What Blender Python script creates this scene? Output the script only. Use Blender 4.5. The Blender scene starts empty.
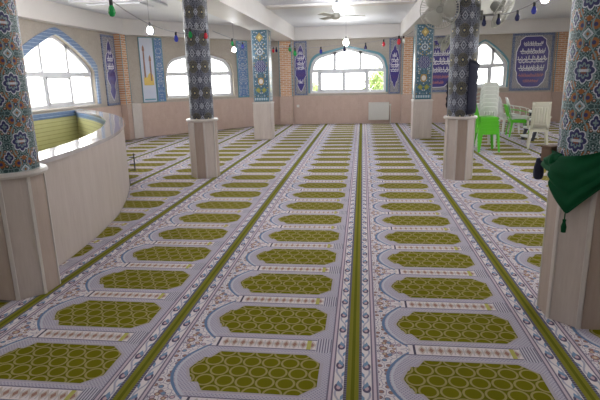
import bpy, bmesh, math, random
from mathutils import Vector, Matrix
R_ = random.Random(7)
PI = math.pi
C = bpy.context.scene.collection
sc = bpy.context.scene
W, P = 1.2, 0.618            # carpet width and pattern pitch (m)

# ------------------------------------------------------------------ camera
F_, YAW, PIT, ROL, CX, CZ = 497.9, 0.12666, 0.24091, -0.02213, 0.0389, 1.5955
fw = Vector((-math.sin(YAW)*math.cos(PIT), math.cos(YAW)*math.cos(PIT), -math.sin(PIT)))
r0 = Vector((math.cos(YAW), math.sin(YAW), 0)); u0 = r0.cross(fw)
rr = math.cos(ROL)*r0 + math.sin(ROL)*u0; uu = -math.sin(ROL)*r0 + math.cos(ROL)*u0
cd = bpy.data.cameras.new('camera'); cam = bpy.data.objects.new('camera', cd); C.objects.link(cam)
m3 = Matrix((rr, uu, -fw)).transposed(); cam.matrix_world = Matrix.Translation((CX, 0, CZ)) @ m3.to_4x4()
cd.sensor_width = 36; cd.lens = 36*F_/600; cd.clip_start = .05; cd.clip_end = 500
sc.camera = cam
def at(x, y, Y):
    d = fw + rr*(x-300)/F_ - uu*(y-200)/F_
    return Vector((CX, 0, CZ)) + d*(Y/d.y)

# ------------------------------------------------------------------ objects and tags
def tag(o, label=None, cat=None, group=None, kind=None):
    if label: o['label'] = label
    if cat: o['category'] = cat
    if group: o['group'] = group
    if kind: o['kind'] = kind
    return o
def empty(name, loc=(0, 0, 0), rz=0, **k):
    o = bpy.data.objects.new(name, None); C.objects.link(o); o.empty_display_size = .1
    o.location = loc; o.rotation_euler = (0, 0, rz); return tag(o, **k)
def kids(o): return [c for c in C.objects if c.parent == o]
def copy_tree(o, parent=None):
    c = o.copy(); C.objects.link(c); c.parent = parent
    for ch in kids(o): copy_tree(ch, c)
    return c
class MB:
    def __init__(s): s.b = bmesh.new(); s.uv = None
    def box(s, c, d, rot=None, bev=0):
        r = bmesh.ops.create_cube(s.b, size=1); vs = r['verts']
        for v in vs: v.co = Vector((v.co.x*d[0], v.co.y*d[1], v.co.z*d[2]))
        if bev:
            es = list({e for v in vs for e in v.link_edges})
            q = bmesh.ops.bevel(s.b, geom=es, offset=min(bev, min(d)*.45), segments=2, affect='EDGES', profile=.5)
            vs = list({v for f in q['faces'] for v in f.verts} | {v for v in vs if v.is_valid})
        M = Matrix.Translation(c) @ (rot.to_4x4() if rot else Matrix())
        for v in vs: v.co = M @ v.co
        return s
    def tube(s, pts, r, n=8, cap=True):
        pts = [Vector(p) for p in pts]; rs = r if isinstance(r, (list, tuple)) else [r]*len(pts)
        up = Vector((0, 0, 1)); rings = []
        for i, p in enumerate(pts):
            t = (pts[min(i+1, len(pts)-1)] - pts[max(i-1, 0)]).normalized()
            a = t.cross(up)
            if a.length < 1e-3: a = t.cross(Vector((1, 0, 0)))
            a.normalize(); b = a.cross(t)
            rings.append([s.b.verts.new(p + rs[i]*(math.cos(k*2*PI/n)*a + math.sin(k*2*PI/n)*b)) for k in range(n)])
        for A, B in zip(rings, rings[1:]):
            for k in range(n): s.b.faces.new((A[k], A[(k+1) % n], B[(k+1) % n], B[k]))
        if cap: s.b.faces.new(rings[0][::-1]); s.b.faces.new(rings[-1])
        return s
    def ring(s, c, R, r, ax=(0, 0, 1), n=28, m=6):
        ax = Vector(ax).normalized(); a = ax.cross(Vector((0, 0, 1)) if abs(ax.z) < .9 else Vector((1, 0, 0))).normalized(); b = ax.cross(a)
        g = []
        for i in range(n):
            t = 2*PI*i/n; d = a*math.cos(t) + b*math.sin(t)
            g.append([s.b.verts.new(Vector(c) + d*(R + r*math.cos(2*PI*k/m)) + ax*r*math.sin(2*PI*k/m)) for k in range(m)])
        for i in range(n):
            A, B = g[i], g[(i+1) % n]
            for k in range(m): s.b.faces.new((A[k], A[(k+1) % m], B[(k+1) % m], B[k]))
        return s
    def lathe(s, prof, n=24, c=(0, 0, 0), uvR=None, ph=0, M=None, uvo=(0, 0)):
        c = Vector(c); g = []
        if uvR and not s.uv: s.uv = s.b.loops.layers.uv.new('UVMap')
        for i in range(n):
            t = 2*PI*i/n + ph
            row = []
            for (r, z) in prof:
                p = Vector((r*math.cos(t), r*math.sin(t), z))
                row.append(s.b.verts.new(c + (M @ p if M else p)))
            g.append(row)
        for i in range(n):
            A, B = g[i], g[(i+1) % n]
            for k in range(len(prof)-1):
                f = s.b.faces.new((A[k], B[k], B[k+1], A[k+1]))
                if uvR:
                    for l, (ii, kk) in zip(f.loops, ((i, k), (i+1, k), (i+1, k+1), (i, k+1))):
                        l[s.uv].uv = (uvR*2*PI*ii/n - uvo[0], prof[kk][1] - uvo[1])
        for k, rev in ((0, 1), (len(prof)-1, 0)):
            if prof[k][0] > 1e-6:
                vs = [g[i][k] for i in range(n)]; s.b.faces.new(vs[::-1] if rev else vs)
        return s
    def prism(s, poly, y0, y1):
        """outline in x,z ; thickness from y0 (front) to y1"""
        A = [s.b.verts.new((x, y0, z)) for x, z in poly]; B = [s.b.verts.new((x, y1, z)) for x, z in poly]
        s.b.faces.new(A); s.b.faces.new(B[::-1]); n = len(poly)
        for i in range(n): s.b.faces.new((A[i], B[i], B[(i+1) % n], A[(i+1) % n]))
        return s
    def band(s, inner, outer, y0, y1, closed=False):
        """flat strip between two polylines in x,z, given thickness"""
        n = len(inner); g = []
        for (a, b) in zip(inner, outer):
            g.append([s.b.verts.new((a[0], y0, a[1])), s.b.verts.new((b[0], y0, b[1])), s.b.verts.new((b[0], y1, b[1])), s.b.verts.new((a[0], y1, a[1]))])
        for i in range(n if closed else n-1):
            A, B = g[i], g[(i+1) % n]
            for k in range(4): s.b.faces.new((A[k], B[k], B[(k+1) % 4], A[(k+1) % 4]))
        if not closed: s.b.faces.new(g[0]); s.b.faces.new(g[-1][::-1])
        return s
    def sheet(s, grid, closed=False):
        V = [[s.b.verts.new(p) for p in row] for row in grid]
        for i in range(len(V)-1):
            for j in range(len(V[0])-1):
                s.b.faces.new((V[i][j], V[i][j+1], V[i+1][j+1], V[i+1][j]))
        return s
    def build(s, name, m, parent=None, smooth=False, solid=0, sub=0, loc=None, rz=None, off=0):
        bmesh.ops.recalc_face_normals(s.b, faces=s.b.faces[:])
        me = bpy.data.meshes.new(name); s.b.to_mesh(me); s.b.free()
        me.materials.append(m); o = bpy.data.objects.new(name, me); C.objects.link(o); o.parent = parent
        if smooth:
            for f in me.polygons: f.use_smooth = True
            try: me.set_sharp_from_angle(angle=math.radians(40))
            except Exception: pass
        if solid:
            k = o.modifiers.new('s', 'SOLIDIFY'); k.thickness = solid; k.offset = off
        if sub:
            k = o.modifiers.new('u', 'SUBSURF'); k.levels = sub; k.render_levels = sub
        if loc is not None: o.location = loc
        if rz is not None: o.rotation_euler = (0, 0, rz)
        return o

# ------------------------------------------------------------------ node expressions
NT = None
def L(r, g, b):
    f = lambda c: (c/255/12.92) if c/255 <= .04045 else ((c/255+.055)/1.055)**2.4
    return (f(r), f(g), f(b), 1)
class S:
    def __init__(s, k): s.k = k
    def __add__(a, b): return M('ADD', a, b)
    __radd__ = __add__
    def __sub__(a, b): return M('SUBTRACT', a, b)
    def __rsub__(a, b): return M('SUBTRACT', b, a)
    def __mul__(a, b): return M('MULTIPLY', a, b)
    __rmul__ = __mul__
    def __truediv__(a, b): return M('DIVIDE', a, b)
    def __neg__(a): return M('MULTIPLY', a, -1)
def put(sock, v):
    if isinstance(v, S): NT.links.new(v.k, sock)
    else: sock.default_value = v
def M(op, *a):
    n = NT.nodes.new('ShaderNodeMath'); n.operation = op
    for i, v in enumerate(a): put(n.inputs[i], v)
    return S(n.outputs[0])
lt = lambda a, b: M('LESS_THAN', a, b)
gt = lambda a, b: M('GREATER_THAN', a, b)
mn = lambda a, b: M('MINIMUM', a, b)
mx = lambda a, b: M('MAXIMUM', a, b)
ab = lambda a: M('ABSOLUTE', a)
fr = lambda a: M('FRACT', a)
sn = lambda a: M('SINE', a)
cs = lambda a: M('COSINE', a)
rt = lambda a: M('SQRT', a)
fl = lambda a: M('FLOOR', a)
ss = lambda x, a, b: M('SMOOTH_MIN', x, a, b)
def near(x, c, w): return lt(ab(x - c), w)
def mix(f, a, b):
    n = NT.nodes.new('ShaderNodeMix'); n.data_type = 'RGBA'
    put(n.inputs[0], f); put(n.inputs[6], a); put(n.inputs[7], b); return S(n.outputs[2])
def xyz(v=None, which='Object'):
    if v is None:
        t = NT.nodes.new('ShaderNodeTexCoord'); v = S(t.outputs[which])
    n = NT.nodes.new('ShaderNodeSeparateXYZ'); put(n.inputs[0], v); return [S(o) for o in n.outputs]
def vec(x=0., y=0., z=0.):
    n = NT.nodes.new('ShaderNodeCombineXYZ')
    for i, v in enumerate((x, y, z)): put(n.inputs[i], v)
    return S(n.outputs[0])
def coord(which='Object'):
    t = NT.nodes.new('ShaderNodeTexCoord'); return S(t.outputs[which])
def noise(v, scale, detail=3., rough=.5):
    n = NT.nodes.new('ShaderNodeTexNoise'); put(n.inputs['Vector'], v)
    n.inputs['Scale'].default_value = scale; n.inputs['Detail'].default_value = detail; n.inputs['Roughness'].default_value = rough
    return S(n.outputs[0])
def vor(v, scale, feat='F1', rnd=1.):
    n = NT.nodes.new('ShaderNodeTexVoronoi'); n.voronoi_dimensions = '2D'; n.feature = feat
    put(n.inputs['Vector'], v); n.inputs['Scale'].default_value = scale; n.inputs['Randomness'].default_value = rnd
    if feat == 'F1': return S(n.outputs['Distance']), S(n.outputs['Color'])
    return S(n.outputs['Distance'])
def sm(x, a, b):
    n = NT.nodes.new('ShaderNodeMapRange'); n.interpolation_type = 'SMOOTHSTEP'
    put(n.inputs[0], x); n.inputs[1].default_value = a; n.inputs[2].default_value = b; return S(n.outputs[0])
def material(name, fn, rough=.6, metal=0., spec=.5, bump=None, **kw):
    global NT
    m = bpy.data.materials.new(name); m.use_nodes = True; NT = m.node_tree
    b = NT.nodes['Principled BSDF']
    c = fn() if callable(fn) else fn
    bm = None
    if isinstance(c, tuple) and len(c) == 2 and isinstance(c[0], S): c, bm = c
    put(b.inputs['Base Color'], c)
    if callable(rough): put(b.inputs['Roughness'], rough())
    else: b.inputs['Roughness'].default_value = rough
    b.inputs['Metallic'].default_value = metal; b.inputs['Specular IOR Level'].default_value = spec
    for k, v in kw.items(): b.inputs[k.replace('_', ' ')].default_value = v
    if bm is not None:
        n = NT.nodes.new('ShaderNodeBump'); n.inputs['Strength'].default_value = bump or .2; n.inputs['Distance'].default_value = .01
        put(n.inputs['Height'], bm); NT.links.new(n.outputs[0], b.inputs['Normal'])
    return m
def plain(name, rgb, rough=.5, var=.08, scale=12., **kw):
    """a colour with a little procedural wear in it"""
    def f():
        k = noise(coord(), scale, 4.)
        a = L(*rgb); lo = tuple(c*(1-var) for c in a[:3])+(1,); hi = tuple(min(1, c*(1+var)) for c in a[:3])+(1,)
        return mix(k, lo, hi)
    return material(name, f, rough, **kw)

# ---- carpet
def carpet_col():
    X, Y, Z = xyz(); Y = Y - 2.43
    u = X/W; t = fr(Y/P + .5) - .5; s = ab(t)
    v = Y/P
    lilac, lilac_d = L(184, 178, 192), L(148, 142, 162)
    white, blue, brown = L(216, 208, 209), L(118, 142, 172), L(156, 120, 110)
    green, gline, dark = L(116, 112, 16), L(152, 141, 92), L(84, 80, 98)
    rose = L(190, 165, 172)
    # lilac ground with dots
    dots = lt(M('MULTIPLY', sn(u*2*PI*58), sn(v*2*PI*27)), -.25)
    col = mix(dots, lilac, lilac_d)
    # white flowered field on the left
    fv = vec(X, s*P, 0.)
    de = vor(fv, 19., 'DISTANCE_TO_EDGE', .85); d1, dc = vor(fv, 19., 'F1', .85)
    cr = xyz(dc)
    spot = mix(gt(cr[0], .62), mix(gt(cr[1], .5), rose, blue), brown)
    fld = mix(lt(d1, .3), white, mix(lt(d1, .2), L(120, 112, 130), spot))
    fld = mix(lt(de, .04), fld, L(150, 146, 166))
    for (cu, cs_, rr_) in ((.147, .5, .021), (.19, .452, .012), (.2, .5, .01), (.152, .4, .013)):
        rd = rt((u - cu)*(u - cu) + (s - cs_)*(s - cs_)*.27)
        fld = mix(lt(rd, rr_), fld, mix(lt(rd, rr_*.72), L(116, 96, 100), mix(lt(rd, rr_*.35), L(176, 140, 124), L(196, 190, 170))))
    archb = .157 + s*s*.58
    infield = lt(u, archb)*gt(u, .115)
    col = mix(infield, col, fld)
    col = mix(near(u, archb, .008)*lt(s, .475), col, L(104, 126, 158))
    col = mix(near(u, archb + .019, .006)*lt(s, .475), col, L(190, 190, 200))
    # separator bands
    sep = gt(s, .415)*gt(u, .27)*lt(u, .81)
    fu = fr((u - .27)/.045) - .5
    flw = lt(ab(fu)*.8 + ab(s - .5)*5., .4)
    flw2 = lt(ab(fu)*.9 + ab(s - .5)*5.5, .24)
    sc_ = mix(flw2, mix(flw, white, L(188, 176, 168)), brown)
    sc_ = mix(gt(ab(fu), .42)*gt(s, .44), sc_, L(184, 178, 180))
    sc_ = mix(near(u, .30, .02), sc_, mix(near(u, .30, .006), white, dark))
    sc_ = mix(near(u, .772, .011), sc_, L(176, 172, 96))
    col = mix(sep, col, sc_)
    col = mix(near(s, .408, .008)*gt(u, .25)*lt(u, .82), col, L(120, 112, 132))
    col = mix(near(s, .345, .006)*gt(u, .25)*lt(u, .82), col, L(186, 176, 186))
    # striped capital
    cap = gt(s, .36 + ab(u - .852)*.6)*gt(u, .81)*lt(u, .895)
    col = mix(cap, col, mix(gt(sn(u*2*PI*75.), 0.), L(196, 192, 202), L(122, 118, 136)))
    # medallion
    left = .226 + s*.2 + gt(s, .2)*(.036 + (s - .2)*.1) + near(s, .16, .03)*.006
    right = .842 - mx(s - .18, 0.)*.55
    med = gt(u, left)*lt(u, right)*lt(s, .315)
    rim = gt(u, left - .016)*lt(u, right + .016)*lt(s, .337)
    col = mix(rim, col, L(172, 164, 172))
    la, lb = .112, .196
    def oval(ox, oy):
        a = fr(u*(W/la) + ox) - .5; b = fr(t*(P/lb) + oy) - .5
        return rt(a*a*3.8 + b*b*11.5)
    ov = mn(oval(0., 0.), oval(.5, .5))
    gcol = mix(near(ov, .83, .105), mix(lt(ov, .8), L(98, 96, 14), L(108, 104, 16)), gline)
    col = mix(med, col, gcol)
    # side borders
    e = mn(u, 1. - u)
    bv = fr(v*3.) - .5
    zz = sn(v*2*PI*3.)*.014
    q = rt((e - .062)*(e - .062)*120. + bv*bv*3.2*(P/3)*(P/3)*10.)
    bd = mix(lt(q, .21), mix(near(e - .062, zz, .005), white, L(164, 164, 180)), mix(lt(q, .1), L(96, 88, 110), rose))
    bq = fr(v*6. + .25) - .5
    bd = mix(lt(ab(bq)*.5 + ab(e - .05 + zz)*14., .17), bd, blue)
    col = mix(lt(e, .084), col, bd)
    col = mix(near(e, .098, .014), col, mix(near(e, .098, .006), L(120, 112, 130), L(196, 180, 190)))
    col = mix(lt(e, .04), col, mix(gt(sn(v*2*PI*34.), 0.2), dark, L(120, 116, 130)))
    col = mix(lt(e, .027), col, mix(lt(e, .008), L(122, 120, 44), L(96, 98, 26)))
    # pile
    k = noise(coord(), 260., 2.); k2 = noise(coord(), 3., 3.)
    g = (k*.22 + .89)*(k2*.16 + .92)
    return mix(1., (0, 0, 0, 1), S(mulc(col, g))), k
def mulc(col, g):
    n = NT.nodes.new('ShaderNodeVectorMath'); n.operation = 'SCALE'
    put(n.inputs[0], col); put(n.inputs['Scale'], g); return n.outputs[0]
def scale(col, g): return S(mulc(col, g))
CARPET = material('prayer_carpet_pile', carpet_col, .95, spec=.04, bump=.25)

# ---- tiles
def quat(x, z, R, k=.22, lob=4):
    """lobed medallion: distance below zero inside"""
    r = rt(x*x + z*z); a = M('ARCTAN2', z, x)
    return r - (ab(cs(a*(lob/2.)))*k + (1-k))*R
def shaft_tiles(pu, pz, ground, deep, white, gold, scroll, side=True):
    def f():
        U, V, _ = xyz(None, 'UV')
        x = fr(U/pu + .5) - .5; z = fr(V/pz + .5) - .5
        mxx = ab(x); mzz = ab(z)
        x1 = x*pu; z1 = z*pz
        X2 = (mxx - .5)*pu; Z2 = (mzz - .27)*pz; Z3 = (mzz - .5)*pz
        fv = vec(mxx*pu, mzz*pz, 0.)
        de = vor(fv, 36., 'DISTANCE_TO_EDGE', .9); d1, dc = vor(fv, 36., 'F1', .9); cr = xyz(dc)
        col = mix(lt(de, .075), ground, scroll)
        col = mix(lt(d1, .3)*gt(cr[0], .72), col, gold)
        col = mix(lt(d1, .3)*lt(cr[0], .2), col, deep)
        col = mix(lt(d1, .13), col, white)
        # gold blossoms around the star
        bl = rt(M('POWER', mxx*pu - .042, 2.)*1.0 + M('POWER', (.5 - mzz)*pz - .05, 2.))
        col = mix(lt(bl, .028), col, mix(lt(bl, .012), gold, deep))
        bl3 = rt(M('POWER', (mxx*pu - .056)*1.6, 2.) + M('POWER', mzz*pz - .085, 2.))
        col = mix(lt(bl3, .024), col, mix(lt(bl3, .01), gold, scroll))
        bl2 = rt(M('POWER', mxx*pu - .0, 2.) + M('POWER', (.5 - mzz)*pz - .085, 2.))
        col = mix(lt(bl2, .016), col, gold)
        # arabesque stems
        stem = near(mxx*pu, sn(mzz*2*PI*2.)*.02 + .045, .005)
        col = mix(stem, col, scroll)
        # star
        st = ab(x1) + ab(Z3)
        col = mix(lt(st, .036), col, mix(lt(st, .024), white, mix(lt(st, .011), scroll, gold)))
        # side cartouches
        q2 = quat(X2*1.25, Z2*.85, .043, .3)
        if side:
            col = mix(lt(q2, 0.), col, mix(lt(q2, -.008), white, mix(lt(q2, -.024), deep, scroll)))
        # main medallion
        q = quat(x1, z1*.92, .072, .22, 8)
        ins = mix(lt(q, -.05), mix(near(q, -.034, .006), deep, scroll), gold)
        ins = mix(near(z1, 0., .008)*lt(ab(x1), .03), ins, white)
        col = mix(lt(q, 0.), col, mix(lt(q, -.008), white, ins))
        # tile joints
        jx = fr(U/.1); jz = fr(V/.1)
        col = mix(mx(lt(jx, .03), lt(jz, .03)), col, scale(col, .75))
        k = noise(coord('UV'), 60., 3.)
        return scale(col, k*.4 + .8)
    return f
TILE_A = material('turquoise_arabesque_tile', shaft_tiles(.2, .41, L(42, 70, 72), L(42, 44, 92), L(184, 188, 198), L(138, 84, 38), L(116, 138, 140)), .42, spec=.35)
def lattice_tiles():
    U, V, _ = xyz(None, 'UV'); pu, pz = .2, .41
    x = fr(U/pu + .5) - .5; z = fr(V/pz + .5) - .5
    x1 = ab(x)*pu; z1 = ab(z)*pz
    g, dk, wh, ol = L(72, 76, 90), L(46, 49, 64), L(156, 160, 170), L(60, 60, 58)
    fv = vec(x1, z1, 0.)
    de = vor(fv, 34., 'DISTANCE_TO_EDGE', .8); d1, dc = vor(fv, 34., 'F1', .8); cr = xyz(dc)
    col = mix(lt(de, .09), mix(gt(cr[0], .5), g, dk), L(108, 112, 126))
    # diamond trellis
    dl = ab(fr((U/pu + V/(pz*.5))) - .5); dm = ab(fr((U/pu - V/(pz*.5))) - .5)
    col = mix(mx(lt(dl, .035), lt(dm, .035)), col, L(118, 120, 134))
    # olive roundels
    r = rt(x1*x1 + z1*z1*.72)
    ro = mix(lt(de, .12), ol, L(92, 90, 80))
    ro = mix(lt(r, .03), ro, mix(lt(r, .014), dk, L(170, 160, 120)))
    col = mix(lt(r, .088), col, mix(lt(r, .082), L(98, 100, 108), ro))
    # white diamonds between them
    a = (x1 - pu/2); b = z1 - pz/2
    for (xx, zz, h) in ((a, z1, .03), (a, b, .03), (x1, b, .04)):
        d = ab(xx) + ab(zz)*.7
        col = mix(near(d, h, .007), col, wh); col = mix(lt(d, .012), col, wh)
    k = noise(coord('UV'), 60., 3.)
    return scale(col, k*.4 + .8)
TILE_B = material('slate_lattice_tile', lattice_tiles, .45, spec=.35)
def teal_panel():
    U, V, _ = xyz(None, 'UV')      # u -.5...5 metres across, v metres up from 0
    x = ab(U); H = 1.8
    teal, wh, navy, gold, lt_b = L(44, 72, 96), L(176, 184, 192), L(48, 48, 104), L(158, 136, 78), L(96, 128, 150)
    fv = vec(x, V, 0.)
    de = vor(fv, 17., 'DISTANCE_TO_EDGE', .9); d1, dc = vor(fv, 17., 'F1', .9); cr = xyz(dc)
    col = mix(lt(de, .045), teal, L(84, 134, 146))
    col = mix(lt(d1, .28), col, mix(gt(cr[0], .8), mix(gt(cr[1], .45), lt_b, wh), gold))
    q = quat(U, V - 1.27, .1, .2, 8); col = mix(lt(q, 0.), col, mix(near(q, -.02, .014), teal, wh)); col = mix(lt(quat(U, V-1.27, .03, .2), 0.), col, wh)
    q = quat(U, V - .9, .16, .15, 6)
    scr = near(sn(U*60. + sn(V*47.)*2.), .2, .3)
    col = mix(lt(q, 0.), col, mix(scr, navy, wh))
    q = rt(M('POWER', U*1.2, 2.) + M('POWER', V - .52, 2.)); col = mix(lt(q, .1), col, mix(lt(q, .065), L(150, 120, 60), L(206, 200, 196)))
    q = ab(x - .08) + ab(V - .3); col = mix(lt(q, .07), col, mix(lt(q, .035), L(128, 140, 52), gold))
    q = ab(x)*1.2 + ab(V - 1.62); col = mix(lt(q, .12), col, mix(lt(q, .05), gold, L(210, 190, 120)))
    col = mix(lt(V, .1), col, mix(lt(fr(U/.06), .5), L(96, 140, 160), wh))
    ed = mx(gt(x, .185), mx(lt(V, .035), gt(V, H - .035)))
    col = mix(ed, col, L(40, 88, 104)); col = mix(near(x, .183, .006), col, lt_b)
    k = noise(coord('UV'), 50., 3.)
    return scale(col, k*.3 + .85)
TEAL = material('teal_vase_tile', teal_panel, .3)
def mosaic_ground(c1, c2, c3, sc=22., rnd=.9):
    def f():
        X, Y, Z = xyz(); fv = vec(ab(X), Z, 0.)
        de = vor(fv, sc, 'DISTANCE_TO_EDGE', rnd); d1, dc = vor(fv, sc, 'F1', rnd)
        cr = xyz(dc)
        col = mix(lt(de, .07), c1, c2); col = mix(lt(d1, .25)*gt(cr[0], .4), col, c3)
        return col
    return f
GREYT = material('grey_floral_tile', mosaic_ground(L(128, 128, 136), L(180, 176, 176), L(92, 92, 112)), .4)
BLUET = material('blue_floral_tile', mosaic_ground(L(70, 104, 152), L(124, 152, 188), L(200, 200, 196)), .35)
BORDT = material('blue_border_tile', mosaic_ground(L(70, 84, 124), L(130, 142, 172), L(160, 166, 184), 40.), .35)
NAVYT = plain('navy_glaze', (62, 52, 128), .3, .2)
PURPT = plain('purple_glaze', (78, 52, 118), .3, .2)
WHITET = plain('white_glaze', (222, 220, 228), .35, .05)
REDT = plain('coral_glaze', (176, 110, 110), .35, .1)
def trim_tiles():
    X, Y, Z = xyz(None, 'UV')
    return mix(lt(fr(Y/.06), .12), mix(noise(coord(), 9.), L(84, 126, 178), L(120, 158, 200)), L(190, 200, 214))
def bluebrick():
    k = noise(coord(), 14., 3.); X, Y, Z = xyz()
    c = mix(k, L(78, 104, 148), L(122, 146, 180))
    return mix(lt(fr(Z/.075), .1), c, L(186, 200, 216))
TRIM = material('blue_trim_tile', bluebrick, .3)
TEALT = plain('teal_trim_tile', (92, 142, 158), .35, .12)
SKYT = material('pale_sky_tile', lambda: mix(noise(coord(), 4., 4.), L(176, 186, 210), L(206, 208, 216)), .4)
# ---- building
def stone(c1, c2, slab=.0, streak=(1., 1., .25), jc=None):
    def f():
        X, Y, Z = xyz(); v = vec(X*streak[0], Y*streak[1], Z*streak[2])
        k = noise(v, 5., 6., .65); k2 = noise(v, 40., 2.)
        col = mix(k*.75 + k2*.25, c1, c2)
        if slab:
            j = mx(lt(fr(X/slab), .008), lt(fr((Z + .01)/.49), .006)); col = mix(j, col, jc or scale(col, .8))
        return col
    return f
PINK = material('pink_marble_slab', stone(L(166, 142, 131), L(204, 181, 169), .6, (1, 1, .6)), .35)
CREAM = material('cream_travertine', stone(L(160, 146, 138), L(204, 194, 188), 0, (1.6, 1.6, .18)), .45)
CREAM2 = material('brown_travertine', stone(L(140, 122, 112), L(182, 166, 156), 0, (1.6, 1.6, .18)), .45)
COPING = material('polished_marble', stone(L(158, 150, 150), L(206, 202, 204), 0, (1, 1, 1)), .06, spec=.7)
LEDGE = material('pale_stone_ledge', stone(L(172, 164, 158), L(210, 204, 200)), .3)
def plaster_wall():
    v = coord(); k = noise(v, 3.5, 6., .7); k2 = noise(v, 22., 4.)
    return mix(k*.6 + k2*.4, L(142, 134, 124), L(196, 187, 177))
STONEW = material('beige_stone_wall', plaster_wall, .7)
def ceil_paint():
    return mix(noise(coord(), 1.2, 4.), L(206, 209, 216), L(222, 224, 230))
CEIL = material('white_ceiling_paint', ceil_paint, .45, spec=.35)
BEAM = material('white_beam_paint', lambda: mix(noise(coord(), 1.5, 4.), L(206, 202, 200), L(222, 218, 216)), .5)
def bricks():
    n = NT.nodes.new('ShaderNodeTexBrick'); X, Y, Z = xyz(); put(n.inputs['Vector'], vec(X, Z, 0.))
    n.inputs['Scale'].default_value = 1.; n.inputs['Brick Width'].default_value = .21; n.inputs['Row Height'].default_value = .062
    n.inputs['Mortar Size'].default_value = .009
    n.inputs['Color1'].default_value = L(186, 134, 96); n.inputs['Color2'].default_value = L(206, 160, 122); n.inputs['Mortar'].default_value = L(214, 204, 194)
    return S(n.outputs[0])
BRICK = material('tan_brick', bricks, .8)
def stripes():
    X, Y, Z = xyz(); return mix(lt(fr(Z/.085), .14), mix(noise(coord(), 7., 3.), L(190, 188, 138), L(206, 204, 156)), L(158, 156, 108))
YELLOW = material('yellow_green_tile', stripes, .3)
FLOOR = material('floor_screed', stone(L(120, 116, 112), L(150, 146, 142)), .7)
UPVC = plain('white_upvc', (216, 218, 224), .35, .03)
def glass():
    global NT
    m = bpy.data.materials.new('window_glass'); m.use_nodes = True; NT = m.node_tree; NT.nodes.clear()
    o = NT.nodes.new('ShaderNodeOutputMaterial'); t = NT.nodes.new('ShaderNodeBsdfTransparent'); g = NT.nodes.new('ShaderNodeBsdfGlossy')
    t.inputs[0].default_value = (.97, .985, .98, 1); g.inputs['Roughness'].default_value = .03
    x = NT.nodes.new('ShaderNodeMixShader'); f = NT.nodes.new('ShaderNodeFresnel'); f.inputs[0].default_value = 1.3
    gm = NT.nodes.new('ShaderNodeNewGeometry'); fac = S(f.outputs[0])*(1. - S(gm.outputs['Backfacing']))
    put(x.inputs[0], fac); NT.links.new(t.outputs[0], x.inputs[1]); NT.links.new(g.outputs[0], x.inputs[2]); NT.links.new(x.outputs[0], o.inputs[0])
    return m
GLASS = glass()
def emit(name, col, st):
    m = bpy.data.materials.new(name); m.use_nodes = True; b = m.node_tree.nodes['Principled BSDF']
    b.inputs['Base Color'].default_value = (.9, .9, .9, 1); b.inputs['Emission Color'].default_value = col; b.inputs['Emission Strength'].default_value = st; return m
LAMP = emit('lit_lamp', (.95, .97, 1, 1), 60.)
GREENP = plain('green_plastic', (88, 190, 34), .35, .05)
WHITEP = plain('white_plastic', (214, 216, 212), .35, .04)
CREAMP = plain('cream_plastic', (208, 206, 190), .4, .04)
NAVYC = plain('navy_cloth', (34, 36, 56), .9, .25)
DARKP = plain('dark_plastic', (44, 46, 60), .5, .1)
CLOTH = material('green_satin_cloth', lambda: mix(noise(coord(), 9., 4.), L(4, 58, 34), L(8, 80, 46)), .75, spec=.15)
WOODB = plain('brown_wood', (110, 84, 66), .6, .25)
METAL = plain('grey_fan_metal', (176, 176, 168), .4, .1, metal=.0)
DARKM = plain('dark_fan_metal', (136, 138, 132), .45, .1)
RADW = plain('white_radiator_enamel', (208, 206, 202), .35, .04)
WIRE = plain('pale_cord', (150, 150, 158), .6, .1)
BLACK = plain('black_socket', (26, 28, 34), .5, .1)
BULB = {k: plain(k+'_bulb', c, .25, .1) for k, c in dict(green=(20, 150, 74), blue=(58, 66, 170), red=(206, 50, 66), navy=(38, 40, 84), pale=(216, 220, 216)).items()}
GRASS = plain('outdoor_ground', (196, 192, 180), .9, .1)
LEAF = plain('tree_leaf', (122, 140, 84), .8, .3)
BARK = plain('tree_bark', (120, 100, 80), .9, .3)

# ------------------------------------------------------------------ setting
YB, XL, XR, YF, ZT, ZS, SH = 17.65, -6.6, 7.4, -5.0, 3.24, 2.83, .97
TH = .3
CA = Vector((-6.6, 13.55, 0)); CB = Vector((-3.1, YB, 0)); CANG = math.atan2(CB.y-CA.y, CB.x-CA.x); CLEN = (CB-CA).length
def outer(Y):
    pts = [(3.55, -2.62), (4.2, -2.68), (4.8, -2.76), (5.6, -2.93), (6.5, -3.25), (7.6, -3.72), (8.55, -4.25), (9.55, -4.95), (10.5, -5.75), (11.4, -6.62)]
    if Y <= pts[0][0]: return pts[0][1]
    for (a, b), (c, d) in zip(pts, pts[1:]):
        if Y <= c: return b + (d-b)*(Y-a)/(c-a)
    return XL
def struct(o): o['kind'] = 'structure'; return o
# floor with the stair well left out
mb = MB()
def slab(x0, x1, y0, y1): mb.box(((x0+x1)/2, (y0+y1)/2, -.114), (x1-x0, y1-y0, .2))
slab(-2.9, XR+TH, YF, YB+TH); slab(XL-TH, -2.9, YF, 3.3); slab(XL-TH, -2.9, 11.45, YB+TH)
prev = 3.3
ys = [3.3 + i*(11.45-3.3)/40 for i in range(41)]
for a, b in zip(ys, ys[1:]):
    x = outer((a+b)/2) - .15
    if x < -2.9: slab(x, -2.9, a, b)
struct(mb.build('floor', FLOOR))
struct(MB().box(((XL+XR)/2, (YF+YB)/2, ZT+.1), (XR-XL+2*TH, YB-YF+2*TH, .2)).build('ceiling', CEIL))

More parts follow.
